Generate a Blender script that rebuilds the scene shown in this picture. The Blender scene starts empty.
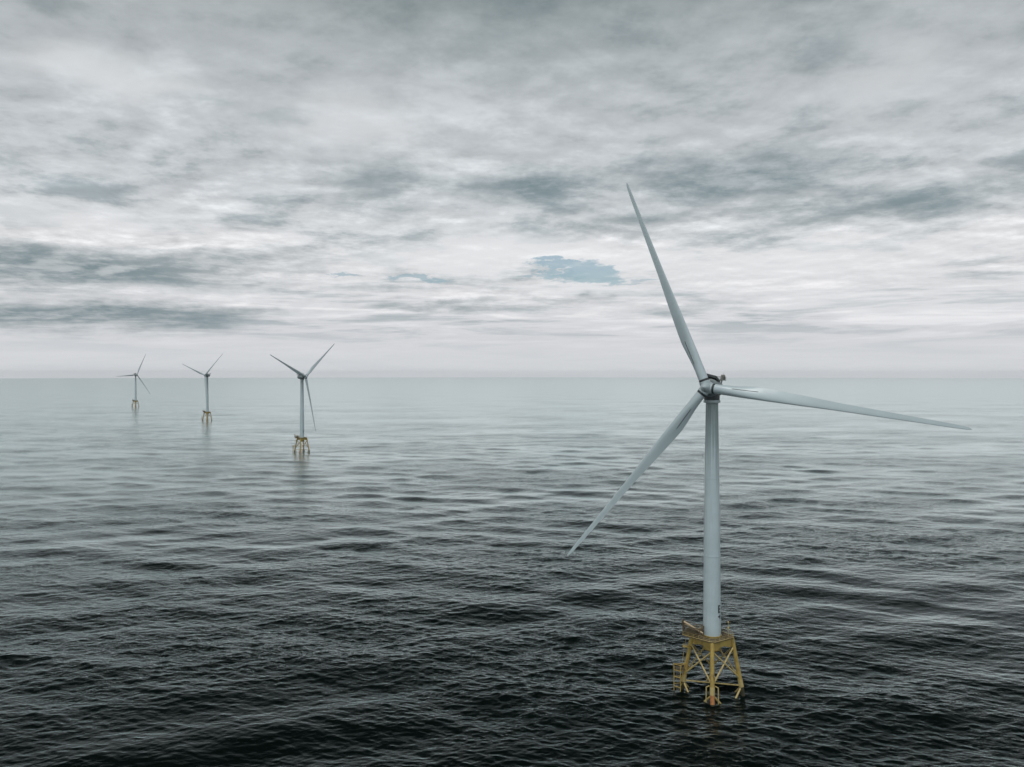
import bpy, bmesh, math, random
import numpy as np
from mathutils import Vector, Matrix

R_ = math.radians
random.seed(4)
scene = bpy.context.scene
col = scene.collection
EARTH = 6371000.0
CAM_H = 105.0
F_PX = 778.0
HORIZON_PX = 373.0          # true horizontal in the photograph

# ------------------------------------------------------------------ materials
class NT:
    """small wrapper to write node graphs tersely"""
    def __init__(s, tree):
        s.t = tree; s.n = tree.nodes; s.l = tree.links
    def new(s, kind, **kw):
        n = s.n.new(kind)
        for k, v in kw.items(): setattr(n, k, v)
        return n
    def put(s, sock, v):
        if hasattr(v, 'is_output'): s.l.new(v, sock)
        elif v is not None:
            if sock.type == 'RGBA' and len(v) == 3: v = (*v, 1)
            sock.default_value = v
    def math(s, op, a, b=None, c=None, clamp=False):
        n = s.new('ShaderNodeMath', operation=op, use_clamp=clamp)
        for i, v in enumerate((a, b, c)):
            if v is not None: s.put(n.inputs[i], v)
        return n.outputs[0]
    def vmath(s, op, a, b=None, scale=None):
        n = s.new('ShaderNodeVectorMath', operation=op)
        s.put(n.inputs[0], a)
        if b is not None: s.put(n.inputs[1], b)
        if scale is not None: s.put(n.inputs['Scale'], scale)
        return n.outputs['Value'] if op in ('LENGTH', 'DOT_PRODUCT') else n.outputs[0]
    def noise(s, vec, scale, detail=4, rough=.55, dist=0, color=False):
        n = s.new('ShaderNodeTexNoise')
        s.put(n.inputs['Vector'], vec); s.put(n.inputs['Scale'], scale)
        n.inputs['Detail'].default_value = detail
        n.inputs['Roughness'].default_value = rough
        n.inputs['Distortion'].default_value = dist
        return n.outputs['Color' if color else 'Fac']
    def maprange(s, v, a, b, c=0., d=1., smooth=False):
        n = s.new('ShaderNodeMapRange')
        if smooth: n.interpolation_type = 'SMOOTHSTEP'
        s.put(n.inputs[0], v)
        for i, x in enumerate((a, b, c, d)): s.put(n.inputs[i + 1], x)
        return n.outputs[0]
    def mix(s, fac, a, b, blend='MIX'):
        n = s.new('ShaderNodeMix', data_type='RGBA', blend_type=blend)
        s.put(n.inputs[0], fac); s.put(n.inputs[6], a); s.put(n.inputs[7], b)
        return n.outputs[2]
    def ramp(s, v, stops, interp='LINEAR'):
        n = s.new('ShaderNodeValToRGB'); cr = n.color_ramp; cr.interpolation = interp
        while len(cr.elements) < len(stops): cr.elements.new(.5)
        for e, (p, c) in zip(cr.elements, stops):
            e.position = p; e.color = (*c, 1) if len(c) == 3 else c
        s.put(n.inputs[0], v)
        return n.outputs[0]

def material(name):
    m = bpy.data.materials.new(name); m.use_nodes = True
    g = NT(m.node_tree)
    return m, g, g.n['Principled BSDF']

def paint(name, base, dark, rough=.45, scale=.35, streak=True, amount=.5, stain=None, top_shade=None):
    """weathered paint: soft patches, vertical run-off streaks, fine grime"""
    m, g, p = material(name)
    pos = g.new('ShaderNodeTexCoord').outputs['Object']
    a = g.noise(pos, scale, 6, .6)
    fac = g.maprange(a, .38, .72, 0, amount)
    c = g.mix(fac, base, dark)
    if streak:
        st = g.noise(g.vmath('MULTIPLY', pos, (1.6, 1.6, .06)), 1.0, 5, .6)
        c = g.mix(g.maprange(st, .52, .75, 0, amount * .8), c, dark)
    if stain:
        sp = g.noise(g.vmath('MULTIPLY', pos, (1, 1, .35)), 1.1, 6, .68)
        c = g.mix(g.maprange(sp, .56, .68, 0, .8), c, stain)
    if top_shade:                                            # streaky dark tone painted below a set height, standing in for shade
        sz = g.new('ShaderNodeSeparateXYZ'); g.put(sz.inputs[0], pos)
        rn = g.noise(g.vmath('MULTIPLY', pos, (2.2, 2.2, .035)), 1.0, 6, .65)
        reach = g.maprange(sz.outputs[2], top_shade[0] - top_shade[1], top_shade[0], -.25, .45)
        c = g.mix(g.maprange(g.math('ADD', rn, reach), .55, .95, 0, .75), c, top_shade[2])
    g.put(p.inputs['Base Color'], c)
    g.put(p.inputs['Roughness'], g.maprange(a, .3, .7, rough - .08, rough + .15))
    b = g.new('ShaderNodeBump'); b.inputs['Strength'].default_value = .15
    b.inputs['Distance'].default_value = .02
    g.put(b.inputs['Height'], g.noise(pos, 9, 3, .6))
    g.put(p.inputs['Normal'], b.outputs[0])
    return m

M_TOWER = paint('tower_paint', (.47, .55, .58), (.34, .41, .43), .42, .12, True, .6, None, (96, 42, (.13, .165, .155)))  # upper tower shade painted into the colour as streaks
M_BLADE = paint('blade_gelcoat', (.45, .52, .55), (.33, .395, .415), .36, .1, False, .5)
M_HUB = paint('hub_gelcoat', (.40, .46, .485), (.22, .265, .28), .38, .4, False, .5)
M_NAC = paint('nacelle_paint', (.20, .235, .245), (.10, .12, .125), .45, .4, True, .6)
M_DARK = paint('dark_seal', (.035, .042, .045), (.02, .022, .022), .5, .8, False, .6)
M_STEEL = paint('dull_steel', (.20, .20, .18), (.09, .085, .07), .55, .6, True, .7)
M_YEL = paint('yellow_steel', (.43, .305, .075), (.22, .15, .045), .5, .35, True, .7, (.17, .085, .03))
M_PALE = paint('pale_yellow_steel', (.47, .365, .15), (.28, .21, .08), .5, .5, True, .6, (.20, .11, .05))
M_ORG = paint('rusty_splash_zone', (.47, .20, .065), (.17, .07, .03), .6, .7, True, .8, (.07, .05, .03))
M_BROWN = paint('rusty_grating', (.105, .078, .042), (.045, .035, .022), .7, .8, True, .8)
M_WEED = paint('marine_growth', (.045, .04, .02), (.018, .02, .012), .8, 1.0, True, .8)
M_TAN = paint('tan_boom_paint', (.47, .36, .23), (.24, .16, .09), .5, .6, True, .6)
M_MARK = paint('black_lettering', (.02, .025, .03), (.03, .035, .04), .5, .6, False, .5)

# ------------------------------------------------------------------ mesh helpers
def obj(name, bm, mat, parent=None, smooth=True, angle=35):
    me = bpy.data.meshes.new(name)
    bmesh.ops.recalc_face_normals(bm, faces=bm.faces)
    bm.to_mesh(me); bm.free()
    me.materials.append(mat)
    if smooth:
        me.polygons.foreach_set('use_smooth', [True] * len(me.polygons))
        try: me.set_sharp_from_angle(angle=R_(angle))
        except Exception: pass
    o = bpy.data.objects.new(name, me); col.objects.link(o)
    if parent: o.parent = parent
    return o

def add_loft(bm, rings, cap=True):
    vs = [[bm.verts.new(p) for p in r] for r in rings]
    n = len(vs[0])
    for a, b in zip(vs, vs[1:]):
        for i in range(n):
            bm.faces.new((a[i], a[(i + 1) % n], b[(i + 1) % n], b[i]))
    if cap:
        bm.faces.new(vs[0][::-1]); bm.faces.new(vs[-1])

def add_lathe(bm, prof, n=48, axis='Z', cap=True):
    rings = []
    for r, h in prof:
        ring = []
        for i in range(n):
            t = 2 * math.pi * i / n
            c, s = r * math.cos(t), r * math.sin(t)
            ring.append((c, s, h) if axis == 'Z' else (c, h, s))
        rings.append(ring)
    add_loft(bm, rings, cap)

def add_tube(bm, a, b, r, r2=None, n=14):
    a, b = Vector(a), Vector(b); r2 = r if r2 is None else r2
    d = (b - a).normalized()
    u = d.orthogonal().normalized(); v = d.cross(u)
    rings = [[p + (u * math.cos(t) + v * math.sin(t)) * rr for t in [2 * math.pi * i / n for i in range(n)]]
             for p, rr in ((a, r), (b, r2))]
    add_loft(bm, rings)

def add_path(bm, pts, r, n=8, closed=False):
    q = list(pts) + ([pts[0]] if closed else [])
    for a, b in zip(q, q[1:]): add_tube(bm, a, b, r, n=n)

def add_box(bm, c, s, rot=None, bevel=0):
    r = bmesh.ops.create_cube(bm, size=1)
    vs = r['verts']
    bmesh.ops.scale(bm, vec=s, verts=vs)
    if bevel:
        es = list({e for v in vs for e in v.link_edges})
        rb = bmesh.ops.bevel(bm, geom=es, offset=bevel, segments=3, affect='EDGES', profile=.5)
        vs = list({v for f in rb['faces'] for v in f.verts} | {v for v in vs if v.is_valid})
    if rot is not None: bmesh.ops.rotate(bm, cent=(0, 0, 0), matrix=rot, verts=vs)
    bmesh.ops.translate(bm, vec=c, verts=vs)

def add_prism(bm, pts, z0, z1):
    add_loft(bm, [[(x, y, z0) for x, y in pts], [(x, y, z1) for x, y in pts]])

def B(): return bmesh.new()

# ------------------------------------------------------------------ one wind turbine
HUB_Z, TILT, CONE, OVER = 100.0, R_(3.2), R_(3.0), 6.3
LEG_DIRS = [(0, -1), (1, 0), (0, 1), (-1, 0)]        # a square seen corner on
def leg_pt(k, z):
    h = 9.75 - z * (9.75 - 6.25) / 19.0
    return Vector((LEG_DIRS[k][0] * h, LEG_DIRS[k][1] * h, z))

def rotor_frame(yaw):
    return Matrix.Translation((0, 0, HUB_Z)) @ Matrix.Rotation(-yaw, 4, 'Z') @ Matrix.Rotation(-TILT, 4, 'X')

def pose_rotor(root, yaw, az):
    """yaw the nacelle and turn the rotor of one turbine"""
    M = rotor_frame(yaw); k = 0
    hub = M @ Matrix.Translation((0, -OVER, 0))
    for c in root.children:
        kind = c.name.split('.')[0]
        if kind == 'nacelle': c.matrix_local = M
        elif kind == 'hub': c.matrix_local = hub @ Matrix.Rotation(az, 4, 'Y')
        elif kind == 'blade':
            c.matrix_local = hub @ Matrix.Rotation(az + k * 2 * math.pi / 3, 4, 'Y') @ Matrix.Rotation(CONE, 4, 'X'); k += 1

def section(s):
    """chord, relative thickness, twist and chordwise axis position at span s (m from hub centre)"""
    def ip(xs, ys): return float(np.interp(s, xs, ys))
    chord = ip([1.6, 5, 8, 12, 16, 20, 30, 40, 50, 60, 68, 72, 73.6, 74.4],
               [3.1, 3.1, 3.3, 3.85, 4.2, 4.05, 3.3, 2.45, 2.0, 1.55, 1.2, 1.0, .75, .2])
    thick = ip([1.6, 5, 8, 12, 16, 20, 30, 45, 60, 74.4], [1, 1, .84, .6, .44, .36, .28, .22, .19, .17])
    twist = ip([1.6, 8, 16, 30, 50, 74.4], [15, 15, 12, 7, 2.5, -1]) + 4
    blend = ip([1.6, 5, 16], [0, 0, 1])              # circle -> aerofoil
    axis = ip([1.6, 5, 16, 74.4], [.5, .5, .34, .30])
    return chord, thick, R_(twist), blend, axis

def blade_ring(s, grow=1.0, N=40):
    chord, th, tw, bl, ax = section(s)
    ring = []
    for i in range(N):
        t = 2 * math.pi * i / N
        xc = .5 + .5 * math.cos(t)                   # 0 = leading edge side, 1 = trailing
        circ = .5 * math.sin(t)
        x = max(xc, 0.)
        nac = 5 * (.2969 * math.sqrt(x) - .126 * x - .3516 * x * x + .2843 * x ** 3 - .1036 * x ** 4)
        y = (1 - bl) * circ * th + bl * math.copysign(nac * th, math.sin(t))
        y += bl * .03 * (4 * x * (1 - x))
        px, py = (ax - xc) * chord * grow, y * chord * grow
        ca, sa = math.cos(-tw), math.sin(-tw)
        ring.append((px * ca - py * sa, px * sa + py * ca, s))
    return ring

def make_turbine():
    root = bpy.data.objects.new('wind_turbine', None); col.objects.link(root)
    root.empty_display_size = 5
    # tower ------------------------------------------------------------
    b = B()
    prof = [(2.86, 19.1), (2.86, 19.7)]
    z0, z1 = 19.7, 95.3
    def rad(z): return float(np.interp(z, [20, 45, 97], [2.82, 2.66, 1.98]))
    for seam in (45.0, 70.5):
        prof += [(rad(seam - .12), seam - .12), (rad(seam) + .07, seam - .1), (rad(seam) + .07, seam + .1), (rad(seam + .12), seam + .12)]
    prof += [(rad(z1), z1)]
    add_lathe(b, prof, 64)
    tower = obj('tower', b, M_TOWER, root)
    b = B(); add_lathe(b, [(1.95, 95.1), (2.7, 95.3), (2.75, 95.9), (2.5, 96.1), (2.5, 96.15)], 48)
    obj('top_flange', b, M_HUB, tower)
    def patch(bm, a0, a1, za, zb, n=8, off=.03):
        out, inn = [], []
        for i in range(n + 1):
            t = a0 + (a1 - a0) * i / n
            for lst, e in ((out, off), (inn, -.05)):
                lst.append([(math.sin(t) * (rad(z) + e), -math.cos(t) * (rad(z) + e), z) for z in (za, zb)])
        rings = [[o[0], o[1], i_[1], i_[0]] for o, i_ in zip(out, inn)]
        add_loft(bm, rings)
    # two stacked dark characters, unreadably small in the photograph
    b = B(); a = R_(58)
    patch(b, a - .26, a - .05, 26.6, 29.2); patch(b, a - .045, a + .2, 26.65, 27.1)
    patch(b, a - .045, a + .2, 27.65, 28.1); patch(b, a - .045, a + .2, 28.7, 29.15)
    patch(b, a - .26, a - .04, 25.2, 25.7); patch(b, a - .035, a + .2, 24.6, 26.0)
    obj('marking', b, M_MARK, tower)
    # access door with its frame at the foot, on the side towards the crane
    b = B(); patch(b, R_(-115), R_(-95), 19.75, 22.1, off=.05)
    obj('door', b, M_STEEL, tower)
    # nacelle ------------------------------------------------------------
    b = B()
    prof = [(1.9, -3.5), (2.55, -3.4), (2.95, -3.1), (3.0, -1.6), (2.75, -1.35), (2.75, 3.4), (2.55, 5.2), (1.9, 6.4), (.6, 6.9)]
    add_lathe(b, prof, 48, 'Y')
    nac = obj('nacelle', b, M_NAC, root)
    b = B(); add_lathe(b, [(2.3, -3.95), (2.5, -3.8), (2.55, -2.4), (2.2, -1.2)], 48)
    obj('yaw_bearing', b, M_DARK, nac)
    b = B(); add_lathe(b, [(1.8, -4.35), (2.1, -4.3), (2.1, -3.52), (1.8, -3.45)], 48, 'Y')
    obj('rotor_bearing', b, M_DARK, nac)
    # cooler box leaning on the roof and hoist platform at the tail
    b = B(); add_box(b, (-.3, .6, 3.35), (4.4, 5.2, .9), Matrix.Rotation(R_(-17), 3, 'X') @ Matrix.Rotation(R_(14), 3, 'Y'), .08)
    obj('cooler', b, M_DARK, nac)
    b = B()
    add_box(b, (0, 5.2, 3.0), (5.6, 4.2, .22), None, .05)
    for sx in (-1, 1):
        add_tube(b, (sx * 1.8, 4.0, 1.2), (sx * 1.8, 4.6, 2.95), .12); add_tube(b, (sx * 1.6, 5.4, 1.0), (sx * 1.6, 6.6, 2.95), .12)
    plat = obj('hoist_platform', b, M_STEEL, nac)
    b = B()
    cs = [(-2.7, 3.2), (2.7, 3.2), (2.7, 7.2), (-2.7, 7.2)]
    for h in (3.6, 4.1): add_path(b, [(x, y, h) for x, y in cs], .05, 6, True)
    for x in np.linspace(-2.7, 2.7, 7):
        for y in (3.2, 7.2): add_tube(b, (x, y, 3.1), (x, y, 4.1), .045, n=6)
    for y in np.linspace(4.0, 6.4, 4):
        for x in (-2.7, 2.7): add_tube(b, (x, y, 3.1), (x, y, 4.1), .045, n=6)
    obj('railing', b, M_STEEL, plat)
    b = B(); add_box(b, (2.0, 6.2, 3.95), (1.1, 1.3, 1.6), None, .06); add_tube(b, (2.0, 6.2, 4.7), (2.0, 6.2, 5.4), .05, n=8)
    obj('beacon_box', b, M_STEEL, plat)
    # hub -------------------------------------------------------------------
    b = B()
    prof = [(1.9, 2.1), (2.1, 1.9), (2.12, .5), (1.95, -.6), (1.55, -1.7), (1.1, -2.6), (.6, -3.3), (.22, -3.65), (.05, -3.7)]
    add_lathe(b, prof, 48, 'Y')
    hub = obj('hub', b, M_HUB, root)
    b = B()
    for k in range(3):
        Rm = Matrix.Rotation(k * 2 * math.pi / 3, 3, 'Y')
        b2 = B(); add_lathe(b2, [(1.72, 1.0), (1.78, 1.1), (1.78, 1.95), (1.66, 2.05)], 40)
        bmesh.ops.rotate(b2, cent=(0, 0, 0), matrix=Matrix.Rotation(k * 2 * math.pi / 3, 3, 'Y'), verts=b2.verts)
        obj('blade_socket', b2, M_HUB, hub)
    b.free()
    # blades ------------------------------------------------------------------
    spans = list(np.linspace(2.0, 20, 22)) + list(np.linspace(21.5, 66, 34)) + [68, 70, 71.5, 72.6, 73.4, 74, 74.3, 74.45]
    for k in range(3):
        b = B(); add_loft(b, [blade_ring(s) for s in spans])
        bl = obj('blade', b, M_BLADE, root, angle=50)
        b = B(); add_loft(b, [blade_ring(s, g) for s, g in ((2.0, 1.01), (2.05, 1.04), (2.75, 1.04), (2.8, 1.01))])
        obj('root_seal', b, M_DARK, bl)
        # dark line of vortex generators along the suction and pressure face
        for s0, s1, frac in ((8.5, 16.5, 9), (8.5, 16.5, 31)):
            b = B(); prev = None
            for s in np.linspace(s0, s1, 14):
                p = blade_ring(s, 1.0)[frac]
                if prev: add_tube(b, prev, p, .10, n=6)
                prev = p
            obj('vortex_strip', b, M_DARK, bl)
    # jacket ---------------------------------------------------------------
    for k in range(4):
        b = B(); add_tube(b, leg_pt(k, 2.6), leg_pt(k, 18.4), .72, .66, 20)
        leg = obj('leg', b, M_YEL, root)
        b = B(); add_tube(b, leg_pt(k, -.1), leg_pt(k, 2.598), .735, .725, 20)
        obj('splash_band', b, M_ORG if k == 0 else M_WEED, leg)
        b = B(); add_tube(b, leg_pt(k, -9), leg_pt(k, -.102), .80, .75, 20)
        obj('foot', b, M_WEED, leg)
        b = B(); add_tube(b, leg_pt(k, 2.62), leg_pt(k, 5.0), .80, .79, 20)
        obj('node_can', b, M_PALE, leg)
    for k in range(4):
        j = (k + 1) % 4
        for a_, c_ in ((k, j), (j, k)):
            b = B(); add_tube(b, leg_pt(a_, 15.6), leg_pt(c_, 5.4), .27, n=12)
            obj('brace', b, M_PALE, root)
            b = B(); add_tube(b, leg_pt(a_, 2.7), leg_pt(c_, -13), .31, n=12)
            obj('brace', b, M_PALE, root)
    for k, z in ((1, 3.0), (0, 2.2)):
        b = B(); add_tube(b, leg_pt(k, z), leg_pt(k + 2, z), .24, n=12)
        obj('horizontal_brace', b, M_PALE, root)
    # transition piece: ring of deep plate girders with a cross to the tower foot
    b = B()
    def girder(p, q, zt, zm, ze, w):
        p, q = Vector((*p, 0)), Vector((*q, 0)); d = (q - p); n_ = Vector((-d.y, d.x, 0)).normalized() * w / 2
        rings = []
        for t, zb in ((0, ze), (.18, ze), (.42, zm), (.58, zm), (.82, ze), (1, ze)):
            c = p + d * t
            rings.append([(c + n_) + Vector((0, 0, zb)), (c - n_) + Vector((0, 0, zb)),
                          (c - n_) + Vector((0, 0, zt)), (c + n_) + Vector((0, 0, zt))])
        add_loft(b, rings)
    tops = [leg_pt(k, 18.4) for k in range(4)]
    for k in range(4):
        p, q = tops[k], tops[(k + 1) % 4]
        girder((p.x, p.y), (q.x, q.y), 19.55, 17.5, 16.8, .5)
    girder((tops[0].x, tops[0].y), (tops[2].x, tops[2].y), 19.5, 16.4, 17.2, .9)
    girder((tops[1].x, tops[1].y), (tops[3].x, tops[3].y), 19.52, 16.42, 17.2, .9)
    obj('transition_piece', b, M_YEL, root, angle=20)
    b = B(); add_lathe(b, [(2.0, 15.0), (2.95, 15.6), (3.0, 20.1), (3.1, 20.15), (3.1, 20.3)], 40)
    obj('tower_socket', b, M_YEL, root)
    # deck: square with cut corners, larger lobe on the left for the equipment
    deck = [(-.9, -7.0), (.9, -7.0), (6.7, -.9), (6.7, .9), (.9, 7.0), (-2.2, 6.8), (-8.8, 3.2), (-9.3, -2.0)]
    b = B(); add_prism(b, deck, 19.6, 19.85)
    dk = obj('deck', b, M_BROWN, root, smooth=False)
    b = B(); N = len(deck)
    for h in (20.5, 21.05): add_path(b, [(x, y, h) for x, y in deck], .035, 6, True)
    for i in range(N):
        p, q = Vector(deck[i]), Vector(deck[(i + 1) % N]); m = max(1, round((q - p).length / 2.0))
        for t in range(m):
            c = p.lerp(q, t / m); add_tube(b, (c.x, c.y, 19.8), (c.x, c.y, 21.05), .04, n=6)
    add_path(b, [(x * 1.005, y * 1.005, 19.99) for x, y in deck], .10, 6, True)
    obj('railing', b, M_PALE, dk)
    # equipment cage on the left lobe
    b = B()
    A = [(-9.0, -2.0), (-3.9, -4.9), (-2.6, -1.2), (-8.7, 2.6)]
    for x, y in A: add_tube(b, (x, y, 19.85), (x, y, 23.0), .13, n=8)
    for h in (21.4, 23.0): add_path(b, [(x, y, h) for x, y in A], .12, 8, True)
    for i in range(4):
        p, q = A[i], A[(i + 1) % 4]; add_tube(b, (*p, 19.9), (*q, 23.0), .07, n=6)
    cage = obj('equipment_cage', b, M_BROWN, root)
    b = B(); add_box(b, (-6.2, -1.2, 20.95), (3.2, 2.6, 2.1), Matrix.Rotation(R_(-30), 3, 'Z'), .08)
    obj('cabinet', b, M_BROWN, cage, angle=25)
    b = B(); add_box(b, (-8.2, .9, 20.55), (1.1, 1.2, 1.4), Matrix.Rotation(R_(-30), 3, 'Z'), .08)
    obj('cabinet', b, M_STEEL, cage, angle=25)
    # crane with its boom laid down along the left edge
    b = B(); add_lathe(b, [(.42, 19.86), (.42, 20.1), (.3, 20.2), (.3, 23.4), (.48, 23.5), (.48, 24.5), (.2, 24.7)], 16)
    bmesh.ops.translate(b, vec=(-9.2, -1.3, 0), verts=b.verts)
    cr = obj('crane', b, M_BROWN, root)
    b = B(); add_tube(b, (-9.2, -1.3, 24.2), (-2.9, -5.3, 22.0), .34, .24, 10)
    add_tube(b, (-9.2, -1.3, 23.4), (-6.8, -2.9, 23.25), .12, n=8)
    obj('boom', b, M_TAN, cr)
    # navigation mast on the right
    b = B(); add_tube(b, (5.2, 1.3, 19.85), (5.2, 1.3, 24.0), .09, n=8); add_box(b, (5.2, 1.3, 24.15), (.5, .5, .4), None, .05)
    add_box(b, (5.2, 1.0, 22.3), (.6, .25, .8), None, .04)
    obj('navigation_mast', b, M_PALE, root)
    b = B(); add_box(b, (4.2, -1.6, 20.4), (1.2, .8, 1.1), Matrix.Rotation(R_(45), 3, 'Z'), .05)
    obj('deck_box', b, M_BROWN, root, angle=25)
    for c in root.children:
        if c.name.split('.')[0] in ('transition_piece', 'tower_socket', 'deck', 'equipment_cage', 'crane', 'navigation_mast', 'deck_box'):
            c.location.z = -1.2
    # boat landing on the left leg
    b = B()
    F = [(-12.2, -1.6), (-10.1, -2.6)]
    for x, y in F:
        add_tube(b, (x, y, -3), (x, y, 9.0), .16, n=12)
        for z in (2.2, 4.6, 6.8, 8.7): add_tube(b, (x, y, z), (leg_pt(3, z).x, 0, z), .12, n=8)
    for z in (1.4, 4.6, 6.8, 8.7): add_tube(b, (*F[0], z), (*F[1], z), .15, n=8)
    bl = obj('boat_landing', b, M_YEL, root)
    b = B()
    for t in (.36, .64): add_tube(b, (-12.2 + 2.1 * t, -1.5 - t, -1), (-12.2 + 2.1 * t, -1.5 - t, 9.2), .05, n=6)
    for z in np.arange(-.5, 9.1, .5): add_tube(b, (-11.44, -1.86, z), (-10.86, -2.14, z), .03, n=6)
    obj('ladder', b, M_STEEL, bl)
    b = B(); add_box(b, (-10.6, -.4, 6.95), (4.0, 2.4, .16), None, .03)
    for h in (7.5, 8.0): add_path(b, [(-12.5, .7, h), (-12.5, -1.5, h), (-8.8, -1.5, h)], .04, 6)
    for x in np.linspace(-12.5, -8.8, 4): add_tube(b, (x, -1.5, 7.0), (x, -1.5, 8.0), .045, n=6)
    obj('rest_platform', b, M_BROWN, bl)
    b = B()
    for y in (-.9, -.3): add_tube(b, (-9.9, y, 7.05), (-8.2, y, 18.4), .06, n=6)
    for t in np.linspace(0.02, .98, 26):
        x, z = -9.9 + 1.7 * t, 7.05 + 11.3 * t; add_tube(b, (x, -.9, z), (x, -.3, z), .035, n=6)
    obj('ladder', b, M_PALE, root)
    b = B(); add_box(b, (-8.1, -.6, 14.6), (2.6, 2.2, .14), None, .03)
    for h in (15.1, 15.6): add_path(b, [(-9.3, -1.6, h), (-6.9, -1.6, h)], .04, 6)
    for x in (-9.3, -8.1, -6.9): add_tube(b, (x, -1.6, 14.6), (x, -1.6, 15.6), .045, n=6)
    obj('access_platform', b, M_YEL, root)
    # cable tubes by the front leg
    for sx in (-1, 1):
        b = B(); add_path(b, [(sx * 1.95, -8.4, -4), (sx * 1.85, -8.2, 4.6), (sx * .9, -8.7, 5.3)], .2, 10)
        obj('cable_tube', b, M_PALE, root)
    return root

# ------------------------------------------------------------------ the four turbines
def drop(x, y): return -(x * x + y * y) / (2 * EARTH)
def bearing_pt(px, dist): return (dist * (px - 512) / F_PX, dist)
master = make_turbine()
GROUP = 'wind turbines standing in a row out at sea'
SPEC = [  # pixel column, distance, rotor yaw, rotor azimuth, label
    (712.0, 256.2, 29.65, -21.55, 'nearest and largest pale grey wind turbine on a yellow lattice jacket in dark water'),
    (302.0, 1038.0, -64.0, 52.0, 'distant wind turbine with one blade hanging down, largest of the three far ones'),
    (207.3, 1730.0, 27.0, 50.0, 'small distant wind turbine with two raised blades, between the two other far turbines'),
    (135.6, 2440.0, -63.0, 146.0, 'farthest and smallest wind turbine with one blade slanting down to the right'),
]
def copy_tree(o, parent=None):
    c = o.copy(); col.objects.link(c)
    if parent: c.parent = parent
    for ch in list(o.children): copy_tree(ch, c)
    return c
for i, (px, D, yaw, az, label) in enumerate(SPEC):
    t = master if i == 0 else copy_tree(master)
    x, y = bearing_pt(px, D)
    t.location = (x, y, drop(x, y))
    bear = math.degrees(math.atan2(x, y))
    spin = [bear - .6, bear + 14, bear + 6, bear - 4][i]
    t.rotation_euler = (0, 0, -R_(spin))
    pose_rotor(t, R_(yaw - spin), R_(az))
    t['label'] = label; t['category'] = 'wind turbine'; t['group'] = GROUP

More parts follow.
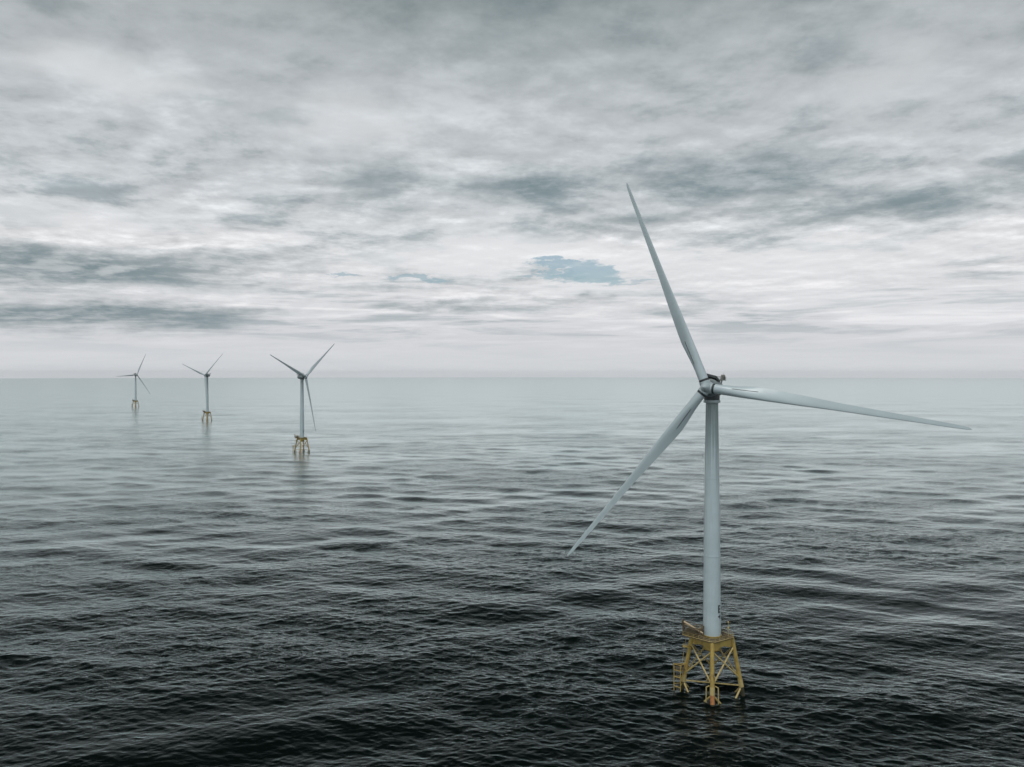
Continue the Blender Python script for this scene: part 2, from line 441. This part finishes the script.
# ------------------------------------------------------------------ the sea
def build_sea():
    rng = np.random.default_rng(11)
    # polar sheet round the point below the drone, finer where it is near
    rows = []
    v = 520.0
    while v > 1.0:
        rows.append(CAM_H * F_PX / v); v -= .55 if v > 40 else (.4 if v > 8 else .25)
    rr = np.array([0.5, 25, 50, 75, 95, 115, 130, 140, 148] + [r for r in rows if 152 < r < 44000] + [44000])
    th_f = np.arange(-R_(44), R_(44), 1.0 / 800)
    th = np.concatenate([th_f, np.linspace(R_(44), 2 * math.pi - R_(44), 200)[:-1]])
    nr, nt = len(rr), len(th)
    RR, TT = np.meshgrid(rr.astype(np.float32), th.astype(np.float32), indexing='ij')
    dr = np.gradient(rr).astype(np.float32)[:, None] * np.ones_like(TT)
    dl = np.gradient(np.unwrap(th)).astype(np.float32)[None, :] * RR
    st, ct = np.sin(TT), np.cos(TT)
    X, Y = RR * st, RR * ct
    eta = np.zeros_like(X); DX = np.zeros_like(X); DY = np.zeros_like(X); lost = np.zeros_like(X)
    comps = []
    NW = 170
    lam = np.exp(np.linspace(math.log(1.5), math.log(38), NW)) * np.exp(rng.normal(0, .03, NW))
    for L in lam:
        fam = rng.random()
        mean = 20 if fam < .5 else (-22 if fam < .85 else 0)
        ang = R_(mean) + rng.normal(0, R_(24))
        s = float(np.interp(math.log(L), np.log([1.5, 2.2, 6, 12, 40]), [.0188, .0215, .0150, .0082, .0052]))
        comps.append((L, ang, s))
    for L, a, s in ((52, 24, .027), (61, -20, .026), (44, 15, .022), (75, -8, .018), (48, -28, .022), (38, 30, .020), (90, 12, .016)):
        comps.append((L * .8, R_(a), s))
    for L in np.exp(np.linspace(math.log(12), math.log(80), 48)):    # short-crested sea that still shows far out
        comps.append((L * math.exp(rng.normal(0, .04)), rng.normal(0, R_(32)), .0062))
    # slow gust pattern that calms and roughens patches
    gust = np.zeros_like(X)
    for _ in range(14):
        Lg = rng.uniform(90, 420); ag = R_(rng.normal(0, 35)); kg = 2 * math.pi / Lg
        gust += np.cos(kg * (X * math.sin(ag) + Y * math.cos(ag)) + rng.uniform(0, 6.28)).astype(np.float32) * np.exp(-(dr * kg * .5) ** 2)
    gust = np.clip(1 + .11 * gust, .55, 1.5)
    for L, a, s in comps:
        k = 2 * math.pi / L
        kx, ky = k * math.sin(a), k * math.cos(a)
        kr = np.abs(kx * st + ky * ct); kt = np.abs(kx * ct - ky * st)
        w = np.exp(-((kr * dr) ** 2 + (kt * dl) ** 2) * .055).astype(np.float32)
        g = gust if L < 20 else 1.0
        amp = (s / k) * w * g
        ph = kx * X + ky * Y + np.float32(rng.uniform(0, 6.28))
        eta += amp * np.cos(ph)
        sn = np.sin(ph); q = .75
        DX -= q * amp * math.sin(a) * sn; DY -= q * amp * math.cos(a) * sn
        lost += (s * g) ** 2 / 4 * (1 - w * w)
    Z = -(RR ** 2) / (2 * EARTH) + eta
    co = np.stack([X + DX, Y + DY, Z], -1).reshape(-1, 3).astype(np.float32)
    i = np.arange(nr - 1)[:, None] * nt; j = np.arange(nt)[None, :]; j2 = (j + 1) % nt
    quads = np.stack([i + j, i + j2, i + nt + j2, i + nt + j], -1).reshape(-1, 4)
    nq = len(quads)
    me = bpy.data.meshes.new('sea')
    me.vertices.add(len(co)); me.vertices.foreach_set('co', co.ravel())
    me.loops.add(nq * 4); me.loops.foreach_set('vertex_index', quads.ravel().astype(np.int32))
    me.polygons.add(nq); me.polygons.foreach_set('loop_start', np.arange(0, nq * 4, 4, dtype=np.int32))
    me.polygons.foreach_set('loop_total', np.full(nq, 4, dtype=np.int32))
    me.polygons.foreach_set('use_smooth', np.ones(nq, dtype=bool))
    at = me.attributes.new('chop', 'FLOAT', 'POINT')
    at.data.foreach_set('value', np.sqrt(lost).ravel().astype(np.float32))
    at = me.attributes.new('gust', 'FLOAT', 'POINT')
    at.data.foreach_set('value', gust.ravel().astype(np.float32))
    me.update(calc_edges=True); me.validate()
    o = bpy.data.objects.new('sea', me); col.objects.link(o)
    o['kind'] = 'structure'
    m, g, p = material('sea_water')
    g.n.remove(p)
    out = g.n['Material Output']
    deep = g.new('ShaderNodeBsdfDiffuse'); gl = g.new('ShaderNodeBsdfGlossy'); both = g.new('ShaderNodeAddShader'); fr = g.new('ShaderNodeFresnel')
    g.put(deep.inputs['Color'], (.0018, .0042, .0036))
    fr.inputs['IOR'].default_value = 1.29
    mirror = g.math('MINIMUM', g.math('MULTIPLY', g.math('POWER', fr.outputs[0], 1.92), 3.8), .93)
    g.put(gl.inputs['Color'], g.mix(mirror, (0, 0, 0), (.915, .985, .978)))
    g.l.new(deep.outputs[0], both.inputs[0]); g.l.new(gl.outputs[0], both.inputs[1]); g.l.new(both.outputs[0], out.inputs['Surface'])
    chop = g.new('ShaderNodeAttribute', attribute_name='chop').outputs['Fac']
    gu = g.new('ShaderNodeAttribute', attribute_name='gust').outputs['Fac']
    # unresolved wave slopes widen the reflection: alpha = sqrt(2)*slope, roughness = sqrt(alpha)
    pos = g.new('ShaderNodeNewGeometry').outputs['Position']
    def turned(deg, sx):
        r = g.new('ShaderNodeMapping'); r.inputs['Rotation'].default_value = (0, 0, R_(deg)); r.inputs['Scale'].default_value = (sx, 1, 1)
        g.put(r.inputs[0], pos); return r.outputs[0]
    # cat's-paws: patches of ruffled and of smoother water at many sizes
    paw = g.noise(turned(8, .6), .022, 7, .72, .3)
    paw = g.maprange(paw, .36, .66, .55, 1.0, True)
    al = g.math('ADD', g.math('MULTIPLY', g.math('MULTIPLY', chop, paw), .14), .003)
    g.put(gl.inputs['Roughness'], g.math('SQRT', al))
    h1 = g.noise(turned(16, .6), .36, 4, .62, .5)
    h2 = g.noise(turned(-22, .7), 1.1, 3, .6, .3)
    h = g.math('ADD', g.math('MULTIPLY', h1, .75), g.math('MULTIPLY', h2, .20))
    b = g.new('ShaderNodeBump'); b.inputs['Distance'].default_value = 1.0
    g.put(b.inputs['Strength'], g.math('MULTIPLY', g.math('MULTIPLY', gu, paw), .70, clamp=True)); g.put(b.inputs['Height'], h)
    for sk in (gl.inputs['Normal'], fr.inputs['Normal']): g.put(sk, b.outputs[0])
    me.materials.append(m)
    return o
build_sea()

# ------------------------------------------------------------------ haze
HAZE = 1.2e-5
b = B(); add_box(b, (0, 0, 15.0), (96000, 96000, 366))
me = bpy.data.meshes.new('haze'); b.to_mesh(me); b.free()
hz = bpy.data.objects.new('haze', me); col.objects.link(hz); hz['kind'] = 'stuff'
m = bpy.data.materials.new('sea_haze'); m.use_nodes = True
g = NT(m.node_tree); g.n.clear()
out = g.new('ShaderNodeOutputMaterial'); v = g.new('ShaderNodeVolumePrincipled')
v.inputs['Color'].default_value = (.97, .98, 1, 1); v.inputs['Density'].default_value = HAZE
v.inputs['Anisotropy'].default_value = .85
g.l.new(v.outputs[0], out.inputs['Volume']); me.materials.append(m)

# ------------------------------------------------------------------ sky and sun
SUN_EL, SUN_AZ = R_(70), R_(212)          # azimuth clockwise from +Y: behind the drone, to the left
def build_world():
    w = bpy.data.worlds.new('World'); scene.world = w; w.use_nodes = True
    g = NT(w.node_tree); g.n.clear()
    out = g.new('ShaderNodeOutputWorld')
    sky = g.new('ShaderNodeTexSky', sky_type='NISHITA'); sky.sun_disc = False
    sky.sun_elevation = SUN_EL; sky.sun_rotation = SUN_AZ; sky.air_density = 1.0; sky.dust_density = 2.0
    bg1 = g.new('ShaderNodeBackground'); bg1.inputs[1].default_value = .12
    g.put(bg1.inputs[0], g.mix(1.0, sky.outputs[0], (.92, .985, .93), 'MULTIPLY'))
    d = g.vmath('NORMALIZE', g.new('ShaderNodeTexCoord').outputs['Generated'])
    sp = g.new('ShaderNodeSeparateXYZ'); g.put(sp.inputs[0], d)
    x, y, z = sp.outputs
    az = g.math('ARCTAN2', x, y); el = g.math('ARCSINE', z)
    zz = g.math('ADD', g.math('MAXIMUM', z, 0.0), .10)
    cb = g.new('ShaderNodeCombineXYZ')
    g.put(cb.inputs[0], g.math('DIVIDE', x, zz)); g.put(cb.inputs[1], g.math('DIVIDE', y, zz)); cb.inputs[2].default_value = 3.7
    P = cb.outputs[0]                                   # cloud sheet coordinates
    cs = g.new('ShaderNodeCombineXYZ')
    g.put(cs.inputs[0], g.math('MULTIPLY', az, 3.0)); g.put(cs.inputs[1], g.math('MULTIPLY', el, 36.0))
    S = cs.outputs[0]                                   # stretched coordinates for low bars of cloud
    ca = g.new('ShaderNodeCombineXYZ'); g.put(ca.inputs[0], az); g.put(ca.inputs[1], el)
    A = ca.outputs[0]
    # ragged edges: warp the place where each cloud stands
    wn = g.vmath('SUBTRACT', g.noise(g.vmath('MULTIPLY', A, (9, 24, 1)), 1.0, 6, .6, 0, True), (.5, .5, .5))
    AW = g.vmath('ADD', A, g.vmath('MULTIPLY', wn, (.16, .055, 0)))
    wn2 = g.vmath('SUBTRACT', g.noise(g.vmath('MULTIPLY', A, (26, 90, 1)), 1.0, 5, .65, 0, True), (.5, .5, .5))
    AF = g.vmath('ADD', AW, g.vmath('MULTIPLY', wn2, (.09, .022, 0)))
    n1 = g.noise(P, 1.0, 8, .62, .2)
    n2 = g.noise(g.vmath('ADD', P, (13.1, 4.2, 0)), 3.0, 8, .62, .1)
    ns = g.noise(S, 1.6, 6, .62, .35)
    nbig = g.noise(P, .33, 3, .5)
    low = g.maprange(el, R_(3.5), R_(10), 1, 0, True)    # bars of cloud take over near the horizon
    ntex = g.math('ADD', g.math('MULTIPLY', low, ns), g.math('MULTIPLY', g.math('SUBTRACT', 1.0, low),
               g.math('ADD', g.math('MULTIPLY', n1, .45), g.math('MULTIPLY', n2, .55))))
    # relief: the side of each lump turned to the light is brighter than the other
    Q = g.vmath('ADD', P, (.02, .075, 0))
    m1 = g.noise(Q, 1.0, 8, .62, .2)
    m2 = g.noise(g.vmath('ADD', Q, (13.1, 4.2, 0)), 3.0, 8, .62, .1)
    relief = g.math('SUBTRACT', g.math('ADD', n1, n2), g.math('ADD', m1, m2))
    # tone of the cover by elevation; unseen part overhead darkened to deepen the water
    e01 = g.maprange(el, 0, R_(90), 0, 1)
    base = g.ramp(e01, [(0.0, (.66, .675, .70)), (.012, (.655, .67, .695)), (.03, (.655, .665, .69)), (.06, (.71, .715, .735)), (.095, (.72, .73, .745)),
                        (.135, (.58, .61, .635)), (.20, (.50, .535, .56)), (.265, (.41, .445, .46)), (.288, (.31, .345, .355)), (.315, (.105, .127, .127)),
                        (.355, (.048, .060, .058)), (.5, (.033, .043, .042)), (.75, (.05, .065, .065)), (1.0, (.10, .12, .12))])
    # unseen sky behind the drone, made bright to light the turbines
    back = g.math('MULTIPLY', g.maprange(y, .05, -.5, 0, 1, True), g.maprange(z, -.05, .15, .3, 1))
    base = g.mix(back, base, (.74, .81, .83))
    fade = g.maprange(el, R_(1.0), R_(4.5), .10, 1.0, True)
    calm = g.maprange(el, R_(13), R_(21), 1.0, .72, True)       # the high cover is softer
    fade = g.math('MULTIPLY', fade, calm)
    dark = g.math('MULTIPLY', g.maprange(ntex, .49, .62, 0, .74, True), fade)
    lite = g.math('MULTIPLY', g.maprange(ntex, .49, .36, 0, .75, True), fade)
    c = g.mix(dark, base, g.mix(1.0, base, (.50, .585, .61), 'MULTIPLY'))
    c = g.mix(lite, c, g.mix(1.0, c, (1.32, 1.30, 1.29), 'MULTIPLY'))
    rl = g.math('MULTIPLY', g.math('MULTIPLY', g.math('MULTIPLY', relief, -.8), calm), g.maprange(el, R_(2), R_(8), .1, 1, True))
    rl = g.math('ADD', 1.0, g.math('MAXIMUM', g.math('MINIMUM', rl, .24), -.18))
    c = g.vmath('SCALE', c, scale=rl)
    def blob(px, py, hx, hy, src, soft=1.0):
        a0 = math.atan((px - 512) / F_PX); e0 = math.atan((HORIZON_PX - py) / F_PX * math.cos(a0))
        v_ = g.vmath('MULTIPLY', g.vmath('SUBTRACT', src, (a0, e0, 0)), (F_PX / hx * math.cos(a0), F_PX / hy, 0))
        return g.maprange(g.vmath('LENGTH', v_), 1.0 + .55 * soft, 1.0 - .85 * soft, 0, 1, True)
    brk = g.maprange(g.math('ADD', n2, g.math('MULTIPLY', relief, .8)), .34, .60, .66, 1.1)             # break each bank into lumps
    for px, py, hx, hy, k in DARKS:
        f = g.math('MULTIPLY', g.math('MULTIPLY', blob(px, py, hx, hy, AW), k), brk)
        c = g.mix(f, c, (.165, .232, .255))
    for px, py, hx, hy, k in LIGHTS:
        f = g.math('MULTIPLY', g.math('MULTIPLY', blob(px, py, hx, hy, AW), k), brk)
        c = g.mix(f, c, (.80, .81, .83))
    for px, py, hx, hy, k in SLIVERS:
        c = g.mix(g.math('MULTIPLY', blob(px, py, hx, hy, AF, .35), k), c, (.27, .41, .48))
    bg2 = g.new('ShaderNodeBackground'); g.put(bg2.inputs[0], c); bg2.inputs[1].default_value = 1.0
    hole = None
    for px, py, hx, hy in HOLES:
        f = blob(px, py, hx, hy, AF, .4)
        hole = f if hole is None else g.math('MAXIMUM', hole, f)
    # a veil of thin cloud stays over the gaps of clear sky
    wisp = g.noise(g.vmath('MULTIPLY', A, (40, 150, 1)), 1.0, 6, .65, .3)
    hole = g.math('SUBTRACT', g.math('MULTIPLY', hole, 1.45), g.maprange(wisp, .25, .75, 0, .85))
    hole = g.math('MULTIPLY', g.math('MAXIMUM', g.math('MINIMUM', hole, 1.0), 0.0), .80)
    mx = g.new('ShaderNodeMixShader'); g.put(mx.inputs[0], hole)
    g.l.new(bg2.outputs[0], mx.inputs[1]); g.l.new(bg1.outputs[0], mx.inputs[2])
    g.l.new(mx.outputs[0], out.inputs[0])
DARKS = [(535, 187, 72, 16, .76), (735, 172, 92, 22, .74), (690, 188, 50, 14, .55), (880, 203, 135, 14, .62), (620, 220, 70, 13, .42),
         (85, 266, 130, 19, .8), (10, 246, 60, 9, .55), (60, 313, 140, 14, .78), (372, 186, 50, 30, .42), (284, 117, 22, 11, .45),
         (190, 98, 40, 8, .3), (255, 256, 80, 10, .35), (440, 306, 75, 6, .5), (215, 312, 90, 8, .45), (700, 306, 50, 6, .35), (540, 20, 180, 55, .3),
         (430, 180, 60, 12, .4), (820, 225, 120, 8, .35), (560, 298, 70, 5, .3)]
LIGHTS = [(110, 72, 70, 18, .5), (345, 122, 70, 28, .4), (500, 252, 120, 16, .7), (780, 262, 170, 22, .55), (60, 214, 90, 11, .55),
          (890, 70, 40, 50, .3), (250, 235, 60, 8, .45), (420, 262, 70, 9, .5), (620, 255, 60, 9, .6), (900, 300, 140, 12, .4), (230, 290, 90, 6, .3),
          (590, 288, 80, 5, .6)]
HOLES = [(592, 272, 42, 10.5), (556, 266, 26, 4)]
SLIVERS = [(420, 277, 36, 3.2, .6), (345, 269, 18, 2.2, .6), (640, 277, 26, 2.0, .4), (545, 273, 30, 2.2, .5)]
build_world()

sd = bpy.data.lights.new('sun', 'SUN'); sd.energy = 1.4; sd.angle = R_(12); sd.color = (1, .97, .93)
so = bpy.data.objects.new('sun', sd); col.objects.link(so)
to_sun = Vector((math.sin(SUN_AZ) * math.cos(SUN_EL), math.cos(SUN_AZ) * math.cos(SUN_EL), math.sin(SUN_EL)))
so.rotation_euler = to_sun.to_track_quat('Z', 'Y').to_euler(); so.location = (-100, -150, 300)

# ------------------------------------------------------------------ camera and render
cd = bpy.data.cameras.new('camera'); cam = bpy.data.objects.new('camera', cd); col.objects.link(cam)
cam.location = (0, 0, CAM_H); cam.rotation_euler = (R_(90), 0, 0)
cd.sensor_width = 36; cd.lens = F_PX / 1024 * 36
cd.shift_y = -(383.5 - HORIZON_PX) / 1024
cd.clip_start = .5; cd.clip_end = 200000
scene.camera = cam
vs = scene.view_settings
vs.view_transform = 'Standard'; vs.look = 'None'; vs.exposure = 0; vs.gamma = 1; vs.use_curve_mapping = False
scene.cycles.max_bounces = 8; scene.cycles.volume_bounces = 6
scene.cycles.use_denoising = True; scene.cycles.use_adaptive_sampling = False
